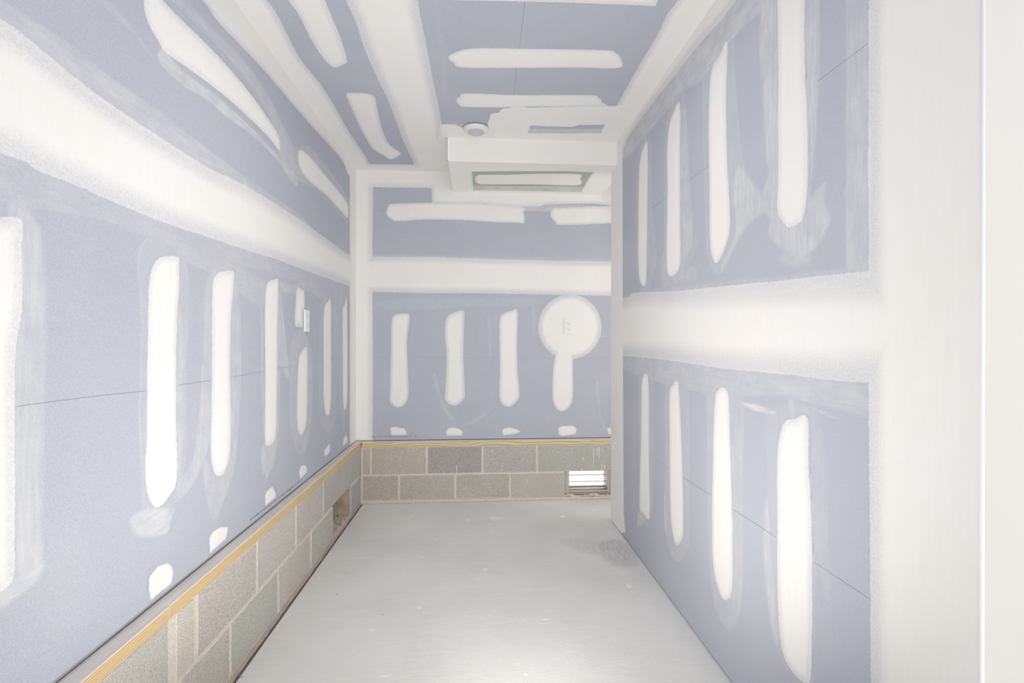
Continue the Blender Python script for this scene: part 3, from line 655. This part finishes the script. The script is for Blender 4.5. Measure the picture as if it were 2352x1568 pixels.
SCg.mud('compound_patch', [(1156, 249), (1170, 247), (1187, 243), (1215, 247), (1300, 245), (1408, 243), (1440, 241), (1470, 250), (1475, 360), (1000, 360), (1008, 315), (1014, 286), (1030, 285), (1044, 286), (1056, 291), (1067, 296), (1090, 303), (1120, 290), (1121, 281), (1124, 272), (1127, 262), (1136, 259), (1146, 259), (1148, 253)], .012, .8, True, slot,
        label='broad unsanded compound patch with an uneven edge beside the round light')
H = SCg.haze
H([(1212, 296), (1300, 297), (1386, 296), (1381, 308), (1213, 308)], .6, 0, .01)
H([(1014, 284), (1060, 286), (1068, 300), (1014, 304)], .4)
H([(1010, 0), (1018, 90), (1030, 220), (1022, 230), (1005, 100), (1000, 0)], .12, 0, .03)
ce = SCg.build('ceiling', M_BLUE, .06, kind='structure', label='blue drywall ceiling with white compound strokes and joint bands')
for seg in ([(1206, 4), (1199, 60), (1193, 111)], [(1187, 157), (1180, 217)]):
    SCg.stroke_line('pencil_line', seg, .0018, ce, M_PENCIL)

# soffit box hanging in the far right corner
SX0, SX1, SF, SZ = -.1949, .925, 3.0365, 2.2952
SS = Surface(2, SZ, (0, 0, -1), axis(SX0, SX0, SX1, SX1, G), axis(SF, SF, YB, YB, G))
outer = [(1084, 394), (1178, 393), (1300, 393), (1364, 395.5), (1358, 401), (1347, 418), (1335.5, 440.5), (1197, 438), (1087, 436.7)]
SS.mud('compound_coat', [(900, 300), (1600, 300), (1600, 500), (900, 500)], .02, .55, True, outer, label='white compound border framing a green field')
SS.mud('compound_stroke', [(1095, 403), (1130, 401), (1178, 400.6), (1234.5, 398.7), (1328, 399.7), (1333, 409), (1328, 425), (1234.5, 423), (1141, 423), (1097, 421)], .018, .6)
SS.haze([(1080, 427), (1200, 428), (1345, 430), (1340, 443), (1080, 440)], .75, 0, .006)
so = SS.build('ceiling_soffit', M_GREEN, .012, kind='structure', label='white boxed soffit with a green underside in the far right ceiling corner')
bm = bmesh.new(); box(bm, SX0 - .001, SX1, SF - .0012, SF + .03, SZ + .0003, ZC - .0005); box(bm, SX0 - .001, SX0 + .02, SF, YB - .002, SZ + .0003, ZC - .0005); box(bm, SX1 - .02, SX1 + .001, SF, YB - .002, SZ + .0003, ZC - .0005); mesh_obj('soffit_face', bm, M_MUD, so, label='smooth white plastered front and side')
bm = bmesh.new()
box(bm, SX0 - .0006, XR - .001, SF - .0018, SF + .006, SZ - .0010, SZ + .0022, .0005); box(bm, SX0 - .0015, SX0 + .008, SF - .0015, SF + .008, SZ + .004, ZC - .012, .0005)
mesh_obj('corner_bead', bm, M_STEEL, so)
bm = bmesh.new(); box(bm, SX0 - .002, SX0 + .001, SF - .0025, SF, SZ - .001, SZ + .006); box(bm, XR - .006, XR - .003, SF - .0025, SF, SZ - .001, SZ + .002)
mesh_obj('bead_gap', bm, M_GAP, so)

# floor slab
fx = axis(XLB + .022, XLB + .022, 1.0, XFAR, .012); fy = axis(REAR, 1.4, YBB - .020, YBB - .020, .012)
SFl = Surface(2, 0.0, (0, 0, 1), fx, fy)
SFl.haze([(1370, 1250), (1392, 1240), (1420, 1240), (1456, 1262), (1466, 1295), (1440, 1303), (1410, 1298), (1385, 1280)], .55, 0, .06)
SFl.haze([(1290, 1238), (1340, 1238), (1400, 1250), (1430, 1275), (1380, 1275), (1310, 1258)], .35, 0, .08)
SFl.sd[:] = -.1
fl = SFl.build('floor', M_FLOOR, .1, kind='structure', label='bare grey trowelled concrete floor with dried compound spots')
fl.data.polygons.foreach_set('use_smooth', np.zeros(len(fl.data.polygons), bool))
bm = bmesh.new(); box(bm, XLB - .3, XFAR, REAR, YB + .3, -.13, -.1); box(bm, XLB, XLB + .035, REAR, YBB, -.09, -.002); box(bm, XLB, XBE, YBB - .03, YBB, -.09, -.003)
mesh_obj('joint_filler', bm, M_GAP, fl, label='dark gap along the slab edge')
def splat(px, py, w, h, lift=.0016):
    c = hit(px, py, 2, 0); sc = (F / c[1]); n = 14; bm = bmesh.new(); ph = random.random() * 6
    rx, ry = w / 2 / sc, h / 2 * c[1] ** 2 / (CZ * F)
    r = [bm.verts.new((c[0] + rx * math.cos(t) * (1 + .28 * math.sin(3 * t + ph) + random.uniform(-.15, .15)), c[1] + ry * math.sin(t) * (1 + random.uniform(-.2, .2)), .0002)) for t in np.linspace(0, 2 * math.pi, n, endpoint=False)]
    cen = bm.verts.new((c[0], c[1], lift))
    for i in range(n): bm.faces.new((r[i], r[(i + 1) % n], cen))
    return bm
for a in [(1075, 1195, 7, 6), (1140, 1190, 34, 10), (1291, 1186, 14, 5), (855, 1446, 14, 8), (968, 1280, 8, 3), (1115, 1307, 12, 8), (1253, 1421, 12, 6), (1444, 1345, 14, 10), (1452, 1359, 8, 5), (884, 1552, 22, 5), (1208, 1547, 12, 8), (829, 1282, 10, 4), (925, 1311, 8, 3), (734, 1326, 6, 5), (1001, 1238, 8, 3), (946, 1183, 8, 4), (1363, 1172, 10, 3), (896, 1162, 14, 2), (963, 1395, 12, 6), (1130, 1222, 7, 3)]:
    mesh_obj('dried_compound_spot', splat(*a), M_SPLAT, fl)
bm = bmesh.new()
for (x, y, r) in ((774, 1365, .004), (838, 1172, .006), (879, 1411, .003)): chunk(bm, hit(x, y, 2, .001), r)
for k in range(26):
    y = random.uniform(1.6, 3.5); chunk(bm, (XLB + random.uniform(.012, .03), y, .0), random.uniform(.001, .0035))
mesh_obj('floor_grit', bm, M_DEBRIS, fl).__setitem__('kind', 'stuff')

# ground seen through the vent
bm = bmesh.new(); box(bm, -3, 5, YB + .6, YB + 6, -.6, -.5)
mesh_obj('ground', bm, plain('pale_gravel', (.6, .58, .55), .9), kind='structure', label='pale ground outside the foundation vent')

# ================================================================== THINGS
def outlet(loc, rz, label):
    t = empty('electrical_outlet', loc, (0, 0, rz), label=label, cat='outlet')
    bm = bmesh.new(); w, h, d = .035, .0572, .006
    # plate: stepped rim with a flat raised field
    pr = [(w, h, 0), (w, h, d * .6), (w - .0025, h - .0025, d), (.0185, .0355, d), (.0185, .0355, d * .55)]
    rings = []
    for a, b, z in pr: rings.append([bm.verts.new((x * a, -z, y * b)) for x, y in ((-1, -1), (1, -1), (1, 1), (-1, 1))])
    for p, q in zip(rings, rings[1:]):
        for i in range(4): bm.faces.new((p[i], p[(i + 1) % 4], q[(i + 1) % 4], q[i]))
    bm.faces.new(rings[-1]); bmesh.ops.recalc_face_normals(bm, faces=bm.faces)
    mesh_obj('cover_plate', bm, M_PLASTIC, t)
    bm = bmesh.new(); box(bm, -.0166, .0166, -d - .0008, -.002, -.0335, .0335, .0012); fc = mesh_obj('receptacle', bm, M_PLASTIC, t)
    for s in (-1, 1):
        cz = s * .0195 + .002
        for dx, hh in ((-.0064, .0046), (.0064, .0038)):
            bm = bmesh.new(); box(bm, dx - .001, dx + .001, -d - .0012, -d, cz + .003 - hh, cz + .003 + hh); mesh_obj('slot', bm, M_SLOT, fc)
        bm = bmesh.new(); lathe(bm, [(.0026, 0), (.0026, .0005)], 14, Matrix.Translation((0, -d - .0008, cz - .0085)) @ Matrix.Rotation(math.pi / 2, 4, 'X')); mesh_obj('ground_hole', bm, M_SLOT, fc)
        bm = bmesh.new(); lathe(bm, [(.003, 0), (.003, .0006), (.001, .001)], 14, Matrix.Translation((0, -d, s * .0465)) @ Matrix.Rotation(math.pi / 2, 4, 'X')); mesh_obj('screw', bm, M_SCREW, t)
    return t
p = hit(1306, 750, 1, YB); outlet((p[0], YB - .0018, p[2]), 0, 'white wall outlet in the round white compound patch on the far wall')
p = hit(703, 736.5, 0, XL); outlet((XL + .0006, p[1], p[2]), math.pi / 2, 'white wall outlet on the blue left wall between compound strokes')

p = hit(1093, 296, 2, ZC - .006)
lt = empty('ceiling_disk_light', (p[0], p[1], ZC - .0016), label='round white disk light on the ceiling in front of the soffit', cat='ceiling light')
bm = bmesh.new(); lathe(bm, [(.070, 0), (.070, -.003), (.0765, -.003), (.0765, -.008), (.072, -.015), (.060, -.023), (.051, -.027), (.0495, -.026)], 64); mesh_obj('trim_ring', bm, M_RING, lt, smooth=True)
bm = bmesh.new(); lathe(bm, [(.0495, -.0262), (.046, -.0285), (.034, -.0305), (.018, -.0318), (.004, -.0322)], 48); mesh_obj('lens', bm, M_LENS, lt, smooth=True)

# added, unseen fill lamps: a second lit disk light and a floor work light
def glow(name, e):
    n = NT(name); n.b.inputs['Base Color'].default_value = (.9, .9, .88, 1); n.b.inputs['Emission Color'].default_value = (1, .97, .92, 1); n.b.inputs['Emission Strength'].default_value = e; return n.m
M_LIT = glow('added_lit_lens', 3)  # glow of the added fill lamps
l2 = empty('ceiling_disk_light', (ADDED_LAMP[0], ADDED_LAMP[1], ZC - .0002), label='added fill lamp, a lit round disk on the near ceiling out of view', cat='ceiling light')
bm = bmesh.new(); lathe(bm, [(.070, 0), (.070, -.003), (.0765, -.003), (.0765, -.008), (.072, -.015), (.060, -.023), (.051, -.027), (.0495, -.026)], 48); mesh_obj('trim_ring', bm, M_RING, l2, smooth=True)
bm = bmesh.new(); lathe(bm, [(.0495, -.0262), (.046, -.0285), (.034, -.0305), (.004, -.0312)], 40); mesh_obj('lens', bm, M_LIT, l2, smooth=True)
wk = empty('added_work_light', (0, 1.2, 0), label='added twin headed fill lamp on the floor out of view, heads tilted up', cat='work light')
M_ADDED_LAMP = plain('added_lamp_yellow_enamel', (.65, .48, .08), .45)
bm = bmesh.new(); box(bm, -.14, .14, -.01, .01, 0, .014, .004); box(bm, -.14, -.12, -.09, .09, 0, .014, .004); box(bm, .12, .14, -.09, .09, 0, .014, .004); mesh_obj('added_lamp_foot', bm, M_DARKSCREW, wk)
bm = bmesh.new(); box(bm, -.01, .01, -.01, .01, .01, .17, .003); box(bm, -.12, .12, -.008, .008, .155, .17, .003); mesh_obj('added_lamp_post', bm, M_DARKSCREW, wk)
for h, an in ((HEAD1, math.pi), (HEAD2, math.pi * .75)):
    M = Matrix.Translation((h[0], h[1] - 1.2, h[2])) @ Matrix.Rotation(an, 4, 'X')
    bm = bmesh.new(); box(bm, -.088, .088, -.065, .065, .008, .045, .006, M); hd = mesh_obj('added_lamp_head', bm, M_ADDED_LAMP, wk)
    bm = bmesh.new(); box(bm, -.08, .08, -.057, .057, .003, .009, .001, M); mesh_obj('lens', bm, M_LIT, hd)

# foundation vent
vt = empty('foundation_vent', ((vx0 + vx1) / 2, YBB + .02, (vz0 + vz1) / 2), label='small metal foundation vent with wire mesh low in the far block wall', cat='vent')
def rel(bm, e):
    for v in bm.verts: v.co -= e.location
    return bm
ix0, ix1 = jx(1307.5, 1110), jx(1396, 1110); iz1, iz0 = vz1 - .002, float(hit(1340, 1127, 1, YBB)[2])
fy0, fy1 = YBB + .008, YBB + .03
for b in ((vx0 + .002, ix0, fy0, fy1 + .1, vz0 + .01, vz1), (ix1, vx1 - .002, fy0, fy1 + .1, vz0 + .01, vz1)):
    bm = bmesh.new(); box(bm, *b, .001); box(bm, b[0] + (.0 if b[0] < ix0 - .001 else b[1] - b[0] - .004), b[0] + (.004 if b[0] < ix0 - .001 else b[1] - b[0]), fy0 - .005, fy0, vz0 + .012, vz0 + .08); mesh_obj('frame_stile', rel(bm, vt), M_VENT, vt)
bm = bmesh.new(); box(bm, vx0 + .002, vx1 - .002, fy0 - .004, fy1 + .1, iz0 - .011, iz0, .001); box(bm, vx0 + .002, vx1 - .002, fy0 - .01, fy0, iz0 - .022, iz0 - .0165, .001)
mesh_obj('frame_rail', rel(bm, vt), M_VENT, vt)
for k, py in enumerate((1090, 1105, 1117)):
    z = float(hit(1350, py, 1, YBB + .06)[2]); bm = bmesh.new()
    M = Matrix.Translation((0, YBB + .06, z)) @ Matrix.Rotation(math.radians(-24 if k < 2 else -50), 4, 'X')
    box(bm, ix0, ix1, -.011, .011, -.0012, .0012, 0, M); mesh_obj('louvre', rel(bm, vt), M_LOUVRE, vt)
bm = bmesh.new(); s = .0127; x = ix0 + s / 2
while x < ix1: box(bm, x - .0006, x + .0006, fy1 - .001, fy1, iz0, iz1); x += s
z = iz0 + s / 2
while z < iz1: box(bm, ix0, ix1, fy1 - .002, fy1 - .001, z - .0006, z + .0006); z += s
mesh_obj('wire_mesh', rel(bm, vt), M_WIRE, vt, kind='stuff')
bm = bmesh.new()
for k in range(16): chunk(bm, (random.uniform(vx0, vx1), YBB + random.uniform(-.002, .012), random.uniform(.012, vz0 + .006)), random.uniform(.010, .020))
for k in range(9): chunk(bm, (hit(1350 + k * 3, 1130, 1, YBB)[0], YBB + .004, vz0 + .006 + random.uniform(-.008, .008)), random.uniform(.008, .013))
o = mesh_obj('mortar_rubble', bm, M_MORTAR, wb, smooth=True); o['kind'] = 'stuff'
for (x, y0, y1, w) in ((1363, 1029, 1072, 1.4), (1371, 1029, 1046, 1.2), (1376, 1026, 1053, 2.0), (1382, 1066, 1081, 1.6), (1389, 1068, 1081, 1.8), (1397, 1025, 1031, 1.5), (1338.5, 1049, 1060, 2.2), (1337, 1077, 1082, 2), (1211, 1100, 1112, .9), (1049, 1068, 1086, 1.4)):
    a = hit(x, y0, 1, YBB - .001); b = hit(x + random.uniform(-.6, .6), y1, 1, YBB - .001); w = w / 313 / 2
    bm = bmesh.new(); v = [bm.verts.new(p) for p in ((a[0] - w, a[1], a[2]), (a[0] + w, a[1], a[2]), (b[0] + w * .4, a[1], b[2]), (b[0] - w * .4, a[1], b[2]))]
    f = bm.faces.new(v); g = bmesh.ops.extrude_face_region(bm, geom=[f])
    for q in g['geom']:
        if isinstance(q, bmesh.types.BMVert): q.co.y -= .0008
    bmesh.ops.recalc_face_normals(bm, faces=bm.faces); mesh_obj('compound_drip', bm, M_SPLAT, wb)

# printing along the bottom paper of the boards (upside down)
def text(s, size, M, parent, width):
    cu = bpy.data.curves.new('board_print', 'FONT'); cu.body = s; cu.size = size; cu.extrude = .00015; cu.space_character = 1.12
    cu.align_x = 'LEFT'; o = bpy.data.objects.new('tmp', cu); C.objects.link(o)
    dg = bpy.context.evaluated_depsgraph_get(); me = bpy.data.meshes.new_from_object(o.evaluated_get(dg)); bpy.data.objects.remove(o)
    xs = [v.co.x for v in me.vertices]; k = width / (max(xs) - min(xs)); me.transform(Matrix.Diagonal((k, 1, 1, 1))); me.transform(M)
    me.materials.clear(); me.materials.append(M_INK); put(bpy.data.objects.new('board_print', me), parent)
a = hit(961, 1000, 1, YB); b = hit(855, 1000, 1, YB)
# reading direction -x, up = -z, facing -y
R = Matrix(((-1, 0, 0), (0, 0, -1), (0, -1, 0))).to_4x4()
text('5/8" CI M2TECH TYPE X-1 01/19/', .0165, Matrix.Translation((a[0], YB - .0012, a[2] + .001)) @ R, db, a[0] - b[0])
a = hit(688, 1107, 0, XL); b = hit(575, 1191, 0, XL)
# reading direction -y, up = -z, facing +x
R = Matrix(((0, 0, 1), (-1, 0, 0), (0, -1, 0))).to_4x4()
text('5/8" CI M2TECH TYPE X-1 02-02-20 AM 21:00:23 8', .0115, Matrix.Translation((XL + .0012, a[1], (a[2] + b[2]) / 2 + .004)) @ R, dl, a[1] - b[1])
